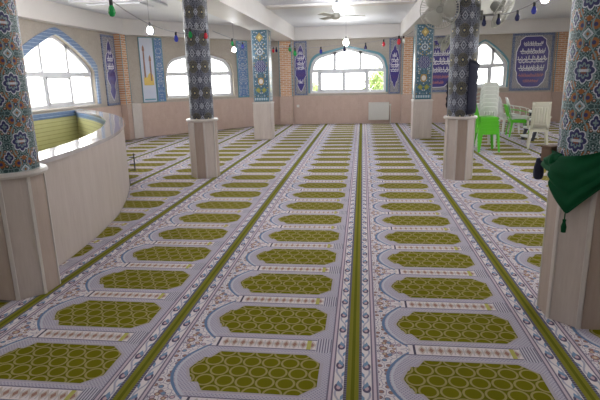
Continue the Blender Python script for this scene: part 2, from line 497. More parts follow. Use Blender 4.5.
def arch_fn(kind, x0, x1, zs, za):
    xc, hw = (x0+x1)/2, (x1-x0)/2
    def f(x):
        t = min(1, abs(x-xc)/hw)
        if kind == 'pointed':
            c = math.sqrt(max(0, 1-(t*.985)**2)); l = 1-t
            return zs + (za-zs)*(.42*c + .58*(l*1.05 if l < .9 else l+.045*(1-l)/.1))
        if kind == 'four':     # low four centred arch with round shoulders
            sh = .58; e = math.sqrt(max(0, 1 - max(0, (t-.72)/.28)**2)) if t > .72 else 1
            return zs + (za-zs)*(sh*e + (1-sh)*max(0, 1-t/1.0)*(1.0))
        return za
    return f
def wall_frame(org, ang): return Matrix.Translation(org) @ Matrix.Rotation(ang, 4, 'Z')
def wall_mesh(name, org, ang, length, openings, mat=STONEW, top=ZT):
    """openings: (x0,x1,z0,zs,za,kind); local x along, y into the wall"""
    mb = MB(); x = 0.
    def quad(x0, x1, a0, a1, b0, b1):
        pts = [(x0, a0), (x1, a1), (x1, b1), (x0, b0)]
        if max(b0-a0, b1-a1) > 1e-4: mb.prism(pts, 0, TH)
    for (x0, x1, z0, zs, za, kind) in sorted(openings):
        quad(x, x0, 0, 0, top, top); quad(x0, x1, 0, 0, z0, z0)
        f = arch_fn(kind, x0, x1, zs, za); n = 32
        for i in range(n):
            a, b = x0+(x1-x0)*i/n, x0+(x1-x0)*(i+1)/n
            quad(a, b, f(a), f(b), top, top)
        x = x1
    quad(x, length, 0, 0, top, top)
    o = mb.build(name, mat); o.matrix_world = wall_frame(org, ang); return struct(o)
WIN_L = (9.15-YF, 12.12-YF, 1.06, 1.78, 2.62, 'pointed')
WIN_C = (1.34, 3.77, 1.08, 1.78, 2.45, 'four')
WIN_B = (-1.77+3.1, .83+3.1, 1.06, 1.8, 2.55, 'four')
WIN_R = (3.25+3.1, 4.76+3.1, 1.15, 1.85, 2.62, 'pointed')
LO, LA = Vector((XL, YF, 0)), PI/2
BO, BA = Vector((-3.1, YB, 0)), 0.
RO, RA = Vector((XR, YB, 0)), -PI/2
wall_mesh('wall_left', LO, LA, 13.55-YF, [(1.2, 3.6, 1.06, 1.78, 2.62, 'pointed'), WIN_L])
wall_mesh('wall_chamfer', CA, CANG, CLEN, [WIN_C])
wall_mesh('wall_back', BO, BA, XR+3.1, [WIN_B, WIN_R])
RWIN = [(3.2, 5.8, 1.06, 1.8, 2.55, 'four'), (8.2, 10.8, 1.06, 1.8, 2.55, 'four'), (13.2, 15.8, 1.06, 1.8, 2.55, 'four')]
wall_mesh('wall_right', RO, RA, YB-YF, RWIN)
wall_mesh('wall_front', Vector((XR, YF, 0)), PI, XR-XL, [])
# window joinery
def window(idx, org, ang, op, trim, ups, lows, tw=.11, mw=.1):
    x0, x1, z0, zs, za, kind = op; f = arch_fn(kind, x0, x1, zs, za); n = 36
    root = empty('window_%d' % idx); root.matrix_world = wall_frame(org, ang); struct(root)
    xs = [x0+(x1-x0)*i/n for i in range(n+1)]; w = mw*.85
    out = [(x0, z0)] + [(x, f(x)) for x in xs] + [(x1, z0)]
    cx = (x0+x1)/2
    def inset(p, d):
        x, z = p; sx = 1 - d/((x1-x0)/2); return (cx + (x-cx)*sx, z - d*1.0 if z > z0+.01 else z)
    inn = [inset(p, w) for p in out]
    fr_ = MB().band(inn, out, .1, .17)
    fr_.box((cx, .135, z0+.035), (x1-x0, .08, .07)); fr_.box((cx, .13, zs), (x1-x0-.04, .085, mw*1.2))
    for u in ups:
        x = x0+(x1-x0)*u; fr_.box((x, .135, (zs+f(x))/2), (mw, .07, f(x)-zs-.03))
    for u in lows:
        x = x0+(x1-x0)*u; fr_.box((x, .135, (zs+z0)/2), (mw*1.1, .075, zs-z0))
    struct(fr_.build('window_frame', UPVC, root))
    # sliding sash in the middle bay
    if len(lows) >= 2:
        a, b = x0+(x1-x0)*lows[0], x0+(x1-x0)*lows[-1]; s_ = MB()
        for xx in ([a+.06, b-.06]): s_.box((xx, .1, (zs+z0)/2), (.05, .04, zs-z0-.1))
        for zz in (z0+.09, zs-.07): s_.box(((a+b)/2, .1, zz), (b-a-.1, .04, .05))
        struct(s_.build('window_sash', UPVC, root))
    g = MB().prism([inset(p, .02) for p in out], .138, .142); struct(g.build('window_glass', GLASS, root))
    struct(MB().box((cx, .04, z0-.02), (x1-x0+.1, .14, .035), bev=.008).build('window_sill', LEDGE, root))
    if trim:
        def grow(p):
            x, z = p; d = tw; return (cx + (x-cx)*(1+d/((x1-x0)/2)), z + d*1.15 if z > z0+.01 else z)
        struct(MB().band(out, [grow(p) for p in out], -.02, .02).build('window_trim', trim, root))
    # daylight portal
    ld = bpy.data.lights.new('window_daylight', 'AREA'); ld.shape = 'RECTANGLE'; ld.size = x1-x0; ld.size_y = za-z0
    ld.cycles.is_portal = True; lo = bpy.data.objects.new('window_daylight', ld); C.objects.link(lo)
    lo.matrix_world = wall_frame(org, ang) @ Matrix.Translation((cx, TH+.02, (z0+za)/2)) @ Matrix.Rotation(-PI/2, 4, 'X')
    return root
window(1, LO, LA, WIN_L, TRIM, (.34, .67), (.35, .68), .13, .085)
window(2, CA, CANG, WIN_C, None, (.33, .67), (.5,))
window(3, BO, BA, WIN_B, TEALT, (.33, .665), (.12, .45, .76), .06)
window(4, BO, BA, WIN_R, TEALT, (.36, .7), (.3, .66), .05)
window(5, LO, LA, (1.2, 3.6, 1.06, 1.78, 2.62, 'pointed'), TRIM, (.34, .67), (.35, .68), .13)  # unseen window behind the camera, added to light the near end
for i, o in enumerate(RWIN): window(6+i, RO, RA, o, TEALT, (.33, .665), (.12, .45, .76), .06)
# dado, edge beams, pilasters
tn = [0]
def trim(m, org, ang, boxes, bev=.004):
    tn[0] += 1; mb = MB()
    for c, d in boxes: mb.box(c, d, bev=bev)
    o = mb.build('trim_%d' % tn[0], m); o.matrix_world = wall_frame(org, ang); return struct(o)
def xbox(x0, x1, y0, y1, z0, z1): return (((x0+x1)/2, (y0+y1)/2, (z0+z1)/2), (x1-x0, y1-y0, z1-z0))
CUT = 0.006
trim(PINK, LO, LA, [xbox(11.45-YF, 13.28-YF, -.025, 0, 0, SH), xbox(0, 3.1-YF, -.025, 0, 0, SH)])
trim(PINK, CA, CANG, [xbox(.43, CLEN, -.025, 0, 0, SH)])
trim(PINK, BO, BA, [xbox(0.02, XR+3.1, -.025, 0, 0, SH)])
trim(PINK, RO, RA, [xbox(0.03, YB-YF, -.025, 0, 0, SH)])
# perimeter beams under the ceiling
trim(BEAM, LO, LA, [xbox(0, 13.55-YF+.1, -.22, 0, ZS, ZT)])
trim(BEAM, CA, CANG, [xbox(-.1, CLEN+.1, -.22, 0, ZS, ZT)])
trim(BEAM, BO, BA, [xbox(-.1, XR+3.1, -.22, 0, ZS, ZT)])
trim(BEAM, RO, RA, [xbox(0, YB-YF, -.22, 0, ZS, ZT)])
# long beams carried by the columns
COLX = (-2.62, 1.53)
for x, w in ((-2.55, .62), (1.55, .6)):
    trim(BEAM, Vector((0, 0, 0)), 0, [xbox(x-w/2, x+w/2, YF, YB-.22, 2.81, ZT)])
trim(BEAM, Vector((0, 0, 0)), 0, [xbox(-2.2, 1.2, 12.1, 12.5, ZT-.05, ZT)])
# ceiling tray over the stair
trim(CEIL, Vector((-5.1, 10.75, 0)), 0, [xbox(-.85, .85, -.55, .55, ZT-.06, ZT), xbox(-.6, .6, -.35, .35, ZT-.1, ZT-.06)], .02)
# brick pilasters over stone
def pilaster(org, ang, x0, x1, d, y=0):
    trim(PINK, org, ang, [xbox(x0, x1, -d-.02, 0, 0, SH)])
    trim(BRICK, org, ang, [xbox(x0, x1, -d, 0, SH, ZS)], 0)
    trim(TEALT, org, ang, [xbox(x0+.0, x0+.03, -d-.008, -d, SH, ZS), xbox(x1-.03, x1, -d-.008, -d, SH, ZS)])
pilaster(BO, BA, -2.82+3.1, -2.36+3.1, .14)
pilaster(BO, BA, 1.35+3.1, 1.72+3.1, .14)
pilaster(BO, BA, 6.22+3.1, 6.72+3.1, .08)
pilaster(LO, LA, 13.3-YF, 13.66-YF, .17)
trim(LEDGE, CA, CANG, [xbox(.14, .42, -.16, .0, 0, SH+.02)])
# stairwell: yellow tile lining on the outside wall
trim(YELLOW, LO, LA, [xbox(3.3-YF, 11.3-YF, -.03, 0, -1.4, .86)], 0)
trim(TRIM, LO, LA, [xbox(3.3-YF, 11.3-YF, -.04, 0, .86, SH+.01)], 0)
struct(MB().box((-4.9, 7.3, -1.45), (3.6, 8.4, .1)).build('floor_stairwell', FLOOR))

# ------------------------------------------------------------------ parapet round the stair
par = empty('stair_parapet', (-3.2, 6.5, 0), label='curved cream stone parapet wall with polished marble top beside the left window', cat='parapet', kind='thing')
def oc(t):   # smooth outer plan curve
    Y = 3.5 + (11.32-3.5)*t; return Vector((sum(outer(Y+d) for d in (-.5, -.25, 0, .25, .5))/5 if 4.1 < Y < 10.8 else outer(Y), Y, 0))
N = 60; O = [oc(i/N) for i in range(N+1)]
def offs(d):
    r = []
    for i, p in enumerate(O):
        t = (O[min(N, i+1)]-O[max(0, i-1)]).normalized(); r.append(p + Vector((-t.y, t.x, 0))*d - Vector(par.location))
    return r
def shell(d0, d1, z0, z1):
    A, B = offs(d0), offs(d1); mb = MB(); g = []
    for a, b in zip(A, B):
        g.append([mb.b.verts.new((q.x, q.y, z)) for q, z in ((a, z0), (a, z1), (b, z1), (b, z0))])
    for p, q in zip(g, g[1:]):
        for k in range(4): mb.b.faces.new((p[k], q[k], q[(k+1) % 4], p[(k+1) % 4]))
    mb.b.faces.new(g[0]); mb.b.faces.new(g[-1][::-1]); return mb
shell(0, .22, -.014, .935).build('wall_body', CREAM, par, True)
shell(.22, .235, -1.4, .82).build('inner_tiling', YELLOW, par, True)
shell(.22, .245, .82, .935).build('inner_border', TRIM, par, True)
shell(-.025, .265, .935, SH+.005).build('coping', COPING, par, True)

# ------------------------------------------------------------------ columns
def round_column(x, y, R, rs, tile, label, uvo, top=2.81):
    t = empty('tiled_column', (x, y, 0), label=label, cat='column', kind='thing', group='round tiled columns')
    ph = PI/8
    MB().lathe([(R, 0), (R, .93)], 8, ph=ph).build('stone_base', CREAM, t)
    R2 = R*math.cos(PI/8)
    # alternate darker facing slabs and the pale strips on the corners
    s = MB()
    for k in range(0, 8, 2):
        a = k*PI/4; rot = Matrix.Rotation(a, 3, 'Z')
        s.box(rot @ Vector((R2, 0, .46)), (.008, R*.62, .92), rot)
    s.build('facing_slab', CREAM2, t)
    s = MB()
    for k in range(8):
        a = ph + k*PI/4; rot = Matrix.Rotation(a, 3, 'Z'); s.box(rot @ Vector((R-.006, 0, .46)), (.022, .028, .925), rot, bev=.004)
    s.build('corner_strip', LEDGE, t)
    MB().lathe([(R+.0, .93), (R+.022, .932), (R+.03, .95), (R+.022, SH), (rs-.01, SH+.003)], 32).build('stone_ledge', LEDGE, t, True)
    MB().lathe([(rs, SH+.002), (rs, 1.6), (rs, 2.2), (rs, top)], 40, uvR=rs, uvo=uvo).build('tile_shaft', tile, t, True)
    return t
round_column(-2.635, 3.43, .25, .225, TILE_A, 'turquoise floral tiled column on stone base against the curved parapet', (1.334, 1.19))
nearR = round_column(1.515, 3.32, .255, .232, TILE_A, 'turquoise floral tiled column with green cloth tied round it', (.866, 1.19))
round_column(-2.6, 8.1, .235, .195, TILE_B, 'round slate-blue lattice tiled column standing in front of the angled wall', (.886, 1.39))
midR = round_column(1.54, 8.0, .222, .203, TILE_B, 'round grey lattice tiled column with dark banner, beside the green chairs', (.91, 1.39))
def square_column(x, y, w, label):
    t = empty('square_column', (x, y, 0), label=label, cat='column', kind='thing', group='square tiled columns')
    MB().box((0, 0, .475), (w, w, .95), bev=.012).build('stone_base', CREAM, t)
    MB().box((0, 0, .965), (w+.03, w+.03, .03), bev=.006).build('stone_ledge', LEDGE, t)
    MB().box((0, 0, .98+.915), (w-.05, w-.05, 1.83)).build('shaft', LEDGE, t)
    mb = MB(); uv = mb.b.loops.layers.uv.new('UVMap'); h = (w-.05)/2 + .008
    for k in range(4):
        rot = Matrix.Rotation(k*PI/2, 3, 'Z'); q = []
        for (a, z) in ((-.2, 1.0), (.2, 1.0), (.2, 2.8), (-.2, 2.8)): q.append(((rot @ Vector((a, -h, z))), a, z-1.0))
        b_ = [rot @ Vector((a, -h+.008, z+1.0)) for _, a, z in q]
        A = [mb.b.verts.new(p) for p, _, _ in q]; B = [mb.b.verts.new(p) for p in b_]
        f = mb.b.faces.new(A)
        for l, (_, a, z) in zip(f.loops, q): l[uv].uv = (a, z)
        for i in range(4): mb.b.faces.new((A[i], B[i], B[(i+1) % 4], A[(i+1) % 4]))
    mb.build('tile_panel', TEAL, t); return t
square_column(-2.6, 13.4, .48, 'square teal tiled column standing left of the back window')
sqR = square_column(1.56, 13.35, .48, 'square teal tiled column standing right of the back window')

# ------------------------------------------------------------------ carpets
def carpet(k, label):
    x0 = k*W; mb = MB(); d = .1; Y0 = 5.165 if k < -3 else -3.135
    def lo(Y):
        x = x0
        if 3.1 < Y < 11.42: x = max(x, outer(max(Y, 3.55)) + (.004 if Y > 3.5 else .03))
        if Y <= 3.1 or Y >= 11.42: x = max(x, XL+.03)
        if Y > 13.0: x = max(x, XL + .3)
        if Y > 13.55: x = max(x, CA.x + (Y-CA.y)*(CB.x-CA.x)/(CB.y-CA.y) + .09)
        return x
    xe = min(x0+W, XR-.03); Y = Y0
    ends = YB-.04
    while Y < ends:
        b = min(Y+d, ends); a0, a1 = lo(Y+1e-6), lo(b-1e-6)
        if a0 < xe and a1 < xe:
            mb.b.faces.new([mb.b.verts.new(p) for p in ((a0-x0, Y, 0), (xe-x0, Y, 0), (xe-x0, b, 0), (a1-x0, b, 0))])
        Y = b
    bmesh.ops.remove_doubles(mb.b, verts=mb.b.verts[:], dist=1e-4)
    o = mb.build('prayer_carpet', CARPET, None, solid=.012, off=-1); o.location = (x0, 0, 0)
    return tag(o, label, 'carpet', 'prayer carpet runners', 'thing')
names = {-6: 'green and lilac prayer carpet runner laid along the far left wall',
         -5: 'green and lilac prayer carpet runner ending at the angled wall behind the parapet',
         -4: 'green and lilac prayer carpet runner emerging from behind the curved parapet',
         -3: 'green and lilac prayer carpet runner skirting the foot of the curved parapet',
         -2: 'green and lilac prayer carpet runner just right of the left row of columns',
         -1: 'green and lilac prayer carpet runner heading under the middle of the back window',
         0: 'green and lilac prayer carpet runner heading to the white radiator',
         1: 'green and lilac prayer carpet runner under the right row of columns',
         2: 'green and lilac prayer carpet runner under the green chair stack',
         3: 'green and lilac prayer carpet runner under the white chairs on the right',
         4: 'green and lilac prayer carpet runner right of the white armchairs',
         5: 'green and lilac prayer carpet runner along the far right wall'}
for k in range(-6, 6): carpet(k, names[k])

# ------------------------------------------------------------------ tile pictures on the walls
def strokes(rnd, x0, x1, z, h, mb, y=-.012):
    """one line of flowing script-like ribbons"""
    x = x0
    def rib(pts, w):
        n = len(pts); a, b = [], []
        for i, p in enumerate(pts):
            q = Vector(pts[min(i+1, n-1)]) - Vector(pts[max(0, i-1)]); q = Vector((q[0], q[1])).normalized(); nn = Vector((-q.y, q.x))
            ww = w*(.45+.55*math.sin(PI*(i+.6)/(n+.2))); a.append((p[0]+nn.x*ww, p[1]+nn.y*ww)); b.append((p[0]-nn.x*ww, p[1]-nn.y*ww))
        mb.band(a, b, y, y+.006)
    while x < x1 - h*.3:
        w = h*rnd.uniform(.5, 1.0); w = min(w, x1-x); kind = rnd.random()
        rib([(x + w*t, z - h*.22*math.sin(PI*t)*rnd.choice((1, 1, .4)) + h*.1*t) for t in (0, .2, .4, .6, .8, 1)], h*.1)
        if kind < .7: rib([(x + w*.85 + .01*t, z + h*.08 + h*.55*t) for t in (0, .3, .6, 1)], h*.07)
        if kind > .4: rib([(x + w*.4 - h*.12*t, z + h*.05 + h*.42*t) for t in (0, .5, 1)], h*.06)
        if rnd.random() < .5: mb.box((x+w*.5, y+.003, z-h*.38), (h*.1, .006, h*.1))
        x += w*rnd.uniform(.75, 1.0)
def place(o, org, ang, x, z=0, y=0): o.matrix_world = wall_frame(org, ang) @ Matrix.Translation((x, y, z)); return o
def lens(w, h, lob, n=48, pw=.5, wave=.1):
    r = []
    for i in range(n):
        a = 2*PI*i/n; c, s = math.cos(a), math.sin(a)
        k = 1 + wave*math.cos(lob*a)
        r.append((w/2*k*abs(c)**pw*math.copysign(1, c), h/2*(1+wave*.2*math.cos(lob*a))*s))
    return r
def panel(label, org, ang, x0, x1, z0, z1, cart, lines, rnd, name='calligraphy_panel', ground=GREYT, border=BORDT, base=None, bw=.05, group='calligraphy tile panels'):
    w, h = x1-x0, z1-z0
    t = place(empty(name), org, ang, (x0+x1)/2, (z0+z1)/2, -.022); tag(t, label, 'tile panel', group, 'thing')
    b = .05 if bw is None else bw
    MB().band([(-w/2+b, -h/2+b), (w/2-b, -h/2+b), (w/2-b, h/2-b), (-w/2+b, h/2-b)], [(-w/2, -h/2), (w/2, -h/2), (w/2, h/2), (-w/2, h/2)], -.004, .02, True).build('border', border, t)
    MB().box((0, .009, 0), (w-2*b, .022, h-2*b)).build('field', ground, t)
    if cart:
        kind, cw, ch = cart
        if kind == 'big': pl = [(cw/2*x, ch/2*z) for x, z in ((-.5, 1), (.5, 1), (.8, .86), (.8, .7), (.93, .55), (1, .4), (1, -.3), (.9, -.42), (.9, -.62), (.78, -.8), (.5, -.98), (.2, -1), (-.2, -1), (-.5, -.98), (-.78, -.8), (-.9, -.62), (-.9, -.42), (-1, -.3), (-1, .4), (-.93, .55), (-.8, .7), (-.8, .86))]
        elif kind == 'lens': pl = [(cw/2*x, ch/2*z) for x, z in ((0, 1), (.22, .9), (.34, .78), (.62, .7), (.8, .55), (1, .3), (1, -.25), (.8, -.5), (.62, -.66), (.34, -.76), (.22, -.9), (0, -1), (-.22, -.9), (-.34, -.76), (-.62, -.66), (-.8, -.5), (-1, -.25), (-1, .3), (-.8, .55), (-.62, .7), (-.34, .78), (-.22, .9))]
        else: pl = [(cw/2*x, ch/2*z) for x, z in ((0, 1), (.3, .88), (.5, .72), (.4, .6), (.75, .52), (1, .35), (1, .05), (.6, .0), (.95, -.08), (1, -.3), (.6, -.45), (.45, -.55), (.65, -.7), (.4, -.85), (0, -1), (-.4, -.85), (-.65, -.7), (-.45, -.55), (-.6, -.45), (-1, -.3), (-.95, -.08), (-.6, .0), (-1, .05), (-1, .35), (-.75, .52), (-.4, .6), (-.5, .72), (-.3, .88))]
        c = MB().prism(pl, -.008, 0).build('cartouche', base or NAVYT, t)
        mb = MB(); mb.band([(x*1.0, z*1.0) for x, z in pl], [(x*1.05, z*1.025) for x, z in pl], -.01, -.001, True); mb.build('cartouche_rim', WHITET, c)
        for i, (z, hw, hh, mt) in enumerate(lines):
            mb = MB(); strokes(rnd, -hw, hw, z+hh*.12, hh*.9, mb); strokes(rnd, -hw*.9, hw*.9, z-hh*.3, hh*.7, mb, -.0125); mb.build('script_line', mt, c)
    return t
RN = random.Random(3)
bp = lambda X: X+3.1
panel('narrow calligraphy tile panel between left brick pilaster and back window', BO, BA, bp(-2.3), bp(-1.86), 1.0, 2.8, ('ogee', .36, 1.55), [(.5, .07, .1, WHITET), (.33, .12, .13, WHITET), (.17, .14, .13, WHITET), (.02, .12, .13, WHITET), (-.22, .14, .12, PURPT), (-.45, .08, .12, WHITET)], RN)
panel('narrow calligraphy tile panel between back window and right brick pilaster', BO, BA, bp(.92), bp(1.3), 1.0, 2.8, ('lens', .32, 1.4), [(.36, .09, .12, WHITET), (.2, .13, .14, WHITET), (.04, .14, .15, WHITET), (-.12, .14, .13, WHITET), (-.34, .08, .1, PURPT)], RN)
big = [(.56, .3, .13, WHITET), (.33, .4, .15, WHITET), (.07, .46, .2, WHITET), (-.2, .42, .16, WHITET), (-.42, .4, .1, REDT), (-.6, .25, .09, REDT)]
panel('wide purple calligraphy tile panel partly behind the right square column', BO, BA, bp(1.85), bp(3.15), 1.02, 2.86, ('big', .98, 1.5), big, RN, bw=.07)
panel('large purple calligraphy tile panel above the white chairs, right of window', BO, BA, bp(4.86), bp(6.16), 1.02, 2.84, ('big', .98, 1.58), big, RN, bw=.08)
panel('narrow purple calligraphy tile panel right of the pointed left window', LO, LA, 12.58-YF, 13.26-YF, .985, 2.78, ('ogee', .46, 1.55), [(.46, .08, .1, WHITET), (.3, .16, .14, WHITET), (.1, .18, .15, WHITET), (-.1, .16, .12, PURPT), (-.3, .12, .12, PURPT)], RN)
# floral strips beside the angled window
panel('slim blue floral tile strip left of the angled window', CA, CANG, 1.02, 1.28, 1.0, 2.8, None, [], RN, 'floral_strip', BLUET, TEALT, bw=.02, group='blue floral tile strips')
panel('blue floral tile strip right of the angled window', CA, CANG, 3.92, 4.36, 1.0, 2.8, None, [], RN, 'floral_strip', BLUET, TEALT, bw=.03, group='blue floral tile strips')
for (x0, x1, lab) in ((.56, 1.0, 'tile picture of towers and yellow dome beside the left brick pilaster'), (4.62, 5.25, 'tile picture with yellow dome half hidden behind left square column')):
    t = panel(lab, CA, CANG, x0, x1, .99, 2.8, None, [], RN, 'tile_picture', SKYT, TEALT, bw=.02, group='tile pictures of towers')
    w = x1-x0; TOW = plain('brown_tower_glaze', (150, 112, 96), .4); YEL = plain('yellow_glaze', (214, 184, 96), .4)
    for fx, hz, hh in ((-.22, -.1, .62), (.2, -.2, .45)):
        mb = MB(); x = fx*w
        mb.prism([(x-.025, hz-.1), (x+.025, hz-.1), (x+.02, hz+hh), (x+.035, hz+hh+.02), (x+.03, hz+hh+.1), (x, hz+hh+.17), (x-.03, hz+hh+.1), (x-.035, hz+hh+.02), (x-.02, hz+hh)], -.008, 0).build('tower_motif', TOW, t)
    MB().prism([(-w*.33, -.42), (w*.36, -.42), (w*.36, -.22), (w*.3, -.12), (w*.16, -.06), (0, -.12), (-.03, -.2), (-w*.33, -.2)], -.007, 0).build('dome_motif', YEL, t)
    MB().prism([(-w*.38, -.84), (w*.38, -.84), (w*.38, -.8), (-w*.38, -.8)], -.006, 0).build('base_motif', TEALT, t)

# ------------------------------------------------------------------ radiator, socket
rad = place(empty('radiator'), BO, BA, bp(.6), 0, -.03); tag(rad, 'white panel radiator under the back window', 'radiator', None, 'thing')
mb = MB().box((0, -.1, .41), (.7, .03, .58), bev=.01); 
for i in range(20): mb.box((-.33+i*.0347, -.12, .41), (.016, .014, .5), bev=.004)
mb.build('front_panel', RADW, rad)
MB().box((0, -.05, .41), (.68, .05, .54), bev=.008).build('convector_core', RADW, rad)
MB().box((0, -.075, .712), (.7, .1, .016), bev=.004).build('top_grille', RADW, rad)
MB().tube([(.4, -.06, 0), (.4, -.06, .62), (.36, -.06, .64), (.3, -.06, .64)], .014).build('supply_pipe', RADW, rad)
MB().lathe([(.0, 0), (.02, 0), (.024, .03), (.02, .06), (0, .06)], 12, c=(.4, -.06, .6)).build('valve', RADW, rad)
for x in (-.25, .25): MB().box((x, -.02, .45), (.03, .04, .1)).build('wall_bracket', RADW, rad)
sk = place(empty('wall_socket'), BO, BA, bp(-2.2), .63, -.026); tag(sk, 'small white wall socket on the pink dado near the left pilaster', 'socket', None, 'thing')
MB().box((0, -.006, 0), (.09, .012, .09), bev=.004).build('face_plate', WHITEP, sk)
MB().lathe([(.026, 0), (.026, .008), (.02, .008), (.018, .002), (0, .002)], 16, c=(0, -.011, 0), M=Matrix.Rotation(PI/2, 3, 'X')).build('plug_recess', RADW, sk)

# ------------------------------------------------------------------ chairs
def chair(name, mat, label, arms, group, w=.46, d=.43, hs=.44, hb=.87, round_top=True):
    """faces +Y of its own frame; origin on the floor at the middle of the seat"""
    t = empty(name, label=label, cat='chair', group=group, kind='thing')
    g = []
    for j in range(9):
        y = -d/2 + d*j/8; row = []
        for i in range(9):
            x = (-.5+i/8)*w*(1-.06*(1-j/8)); e = abs(i/4-1); z = hs - .018*(1-e**2) - (.025 if j == 8 else 0) - (.012 if e == 1 else 0)
            row.append((x, y, z))
        g.append(row)
    MB().sheet(g).build('seat', mat, t, True, solid=.012)
    s = MB()   # apron
    for sx in (-1, 1): s.box((sx*(w/2-.01), 0, hs-.045), (.012, d*.86, .06))
    for sy in (-1, 1): s.box((0, sy*(d/2-.012), hs-.045), (w*.86, .012, .06))
    s.build('apron', mat, t)
    lean = .12
    def bk(x, z):     # back surface
        k = (z-hs)/(hb-hs); return (x, -d/2 - lean*k + .05*(x/(w/2))**2*k*0 - .03*math.cos(PI*x/w), z)
    b = MB(); hw = w/2*.94
    def strip(xa, xb, z0, z1, n=5):
        b.sheet([[bk(xa(z0+(z1-z0)*j/8) + (xb(z0+(z1-z0)*j/8)-xa(z0+(z1-z0)*j/8))*i/n, z0+(z1-z0)*j/8) for i in range(n+1)] for j in range(9)])
    cw = lambda z: hw*(1 - .28*max(0, (z-hb+.12)/.12)**2) if round_top else hw
    strip(lambda z: -cw(z), lambda z: -cw(z)+.05, hs-.02, hb-.02); strip(lambda z: cw(z)-.05, lambda z: cw(z), hs-.02, hb-.02)
    strip(lambda z: -cw(z), lambda z: cw(z), hb-.13, hb, 10); strip(lambda z: -hw, lambda z: hw, hs+.07, hs+.12, 8)
    for k in range(5):
        x = -hw+.05 + (2*hw-.1)*(k+.5)/5; strip(lambda z: x-.022, lambda z: x+.022, hs+.1, hb-.1, 2)
    b.build('backrest', mat, t, True, solid=.014)
    for sx in (-1, 1):
        for sy in (-1, 1):
            x0, y0 = sx*(w/2-.03), sy*(d/2-.03); x1, y1 = sx*(w/2+.015), sy*(d/2+.02)
            m = MB(); g = []
            for k in range(5):
                f = k/4; cx, cy, z = x0+(x1-x0)*f, y0+(y1-y0)*f, hs-.01-(hs-.01)*f; a = .045-.014*f
                g.append([(cx-sx*a, cy, z), (cx-sx*a*.0, cy, z), (cx, cy-sy*a, z)])
            m.sheet(g); m.build('leg', mat, t, False, solid=.012)
    if arms:
        for sx in (-1, 1):
            x = sx*(w/2+.02); m = MB()
            pts = [(x-sx*.02, -d/2-.05, hs+.26), (x, -d/2+.1, hs+.23), (x, d/2-.1, hs+.2), (x, d/2-.01, hs+.16), (x, d/2+.0, hs+.05), (x-sx*.01, d/2-.02, hs-.05)]
            gg = []
            for (a, bq, z) in pts: gg.append([(a-.025, bq, z), (a, bq, z+.008), (a+.025, bq, z)])
            m.sheet(gg); m.build('armrest', mat, t, True, solid=.012, sub=1)
    return t
# green armless stack, side-on, facing right
gc = chair('plastic_chair', GREENP, 'x', False, 'stacked green chairs', hb=.84, d=.4)
ords = ['bottom', 'second from the bottom', 'third from the bottom', 'second from the top', 'topmost']
GX, GY, GR = 2.65, 10.95, -PI/2 + .05
for i in range(5):
    o = gc if i == 0 else copy_tree(gc); o.location = (GX - .006*i, GY, .072*i); o.rotation_euler = (0, 0, GR)
    o['label'] = 'bright green armless plastic chair, %s of the green stack' % ords[i]
# white stack behind it
wc = chair('plastic_chair', WHITEP, 'x', True, 'stacked white chairs', hb=.9, w=.4)
wo = ['bottom', 'second from the bottom', 'third from the bottom', 'fourth from the bottom', 'third from the top', 'second from the top', 'topmost']
for i in range(7):
    o = wc if i == 0 else copy_tree(wc); o.location = (2.77, 11.75 + .006*i, .085*i); o.rotation_euler = (0, 0, PI*0 + .05)
    o['label'] = 'white plastic armchair, %s of the white stack behind green chairs' % wo[i]
ga = chair('plastic_armchair', GREENP, 'single green plastic armchair facing right beside the black and white steps', True, None, hb=.82, w=.5, d=.46)
ga.location = (4.04, 13.55, 0); ga.rotation_euler = (0, 0, -PI/2 - .1)
w1 = copy_tree(wc); w1.location = (4.06, 13.56, .09); w1.rotation_euler = (0, 0, -PI/2 - .1); tag(w1, 'white plastic armchair nested on the single green armchair', 'chair', 'loose white chairs')
w2 = copy_tree(wc); w2.location = (4.02, 14.35, .0); w2.rotation_euler = (0, 0, -PI/2 + .1); tag(w2, 'white plastic armchair behind the single green armchair, bottom of a pair', 'chair', 'loose white chairs')
w4 = copy_tree(w2); w4.location = (4.02, 14.35, .09); tag(w4, 'white plastic armchair with tall back, topmost behind the single green armchair', 'chair', 'loose white chairs')
w3 = chair('plastic_armchair', CREAMP, 'cream plastic armchair with tall square back, seen from behind near right column', True, 'loose white chairs', hb=1.0, w=.38, round_top=False)
w3.location = (3.82, 11.35, 0); w3.rotation_euler = (0, 0, -.25)
for ch in kids(w3):
    if ch.name.startswith('backrest'):
        MB().sheet([[(x, -.43/2 - .12*(z-.44)/.56 - .03*math.cos(PI*x/.44)+.004, z) for x in (-.16, -.08, 0, .08, .16)] for z in (.46, .6, .75, .9, .98)]).build('back_panel', CREAMP, w3, True, solid=.01)
# step stool
st = empty('step_stool', (4.12, 12.7, 0), PI/2 + .25, label='black and white folding step stool between green armchair and cream chair', cat='step stool', kind='thing')
for sx in (-1, 1):
    MB().box((sx*.2, .0, .36), (.045, .07, .8), Matrix.Rotation(.28, 3, 'X'), bev=.006).build('side_rail', DARKP, st)
    MB().box((sx*.17, -.2, .33), (.025, .03, .7), Matrix.Rotation(-.25, 3, 'X'), bev=.005).build('rear_leg', WHITEP, st)
for k, z in enumerate((.1, .3, .5, .68)):
    MB().box((0, .1-.27*(z-.0)+.0, z), (.4, .2, .05), bev=.008).build('step', WHITEP, st)
    MB().box((0, .1-.27*z+.005, z-.04), (.38, .16, .03), bev=.006).build('step_support', DARKP, st)

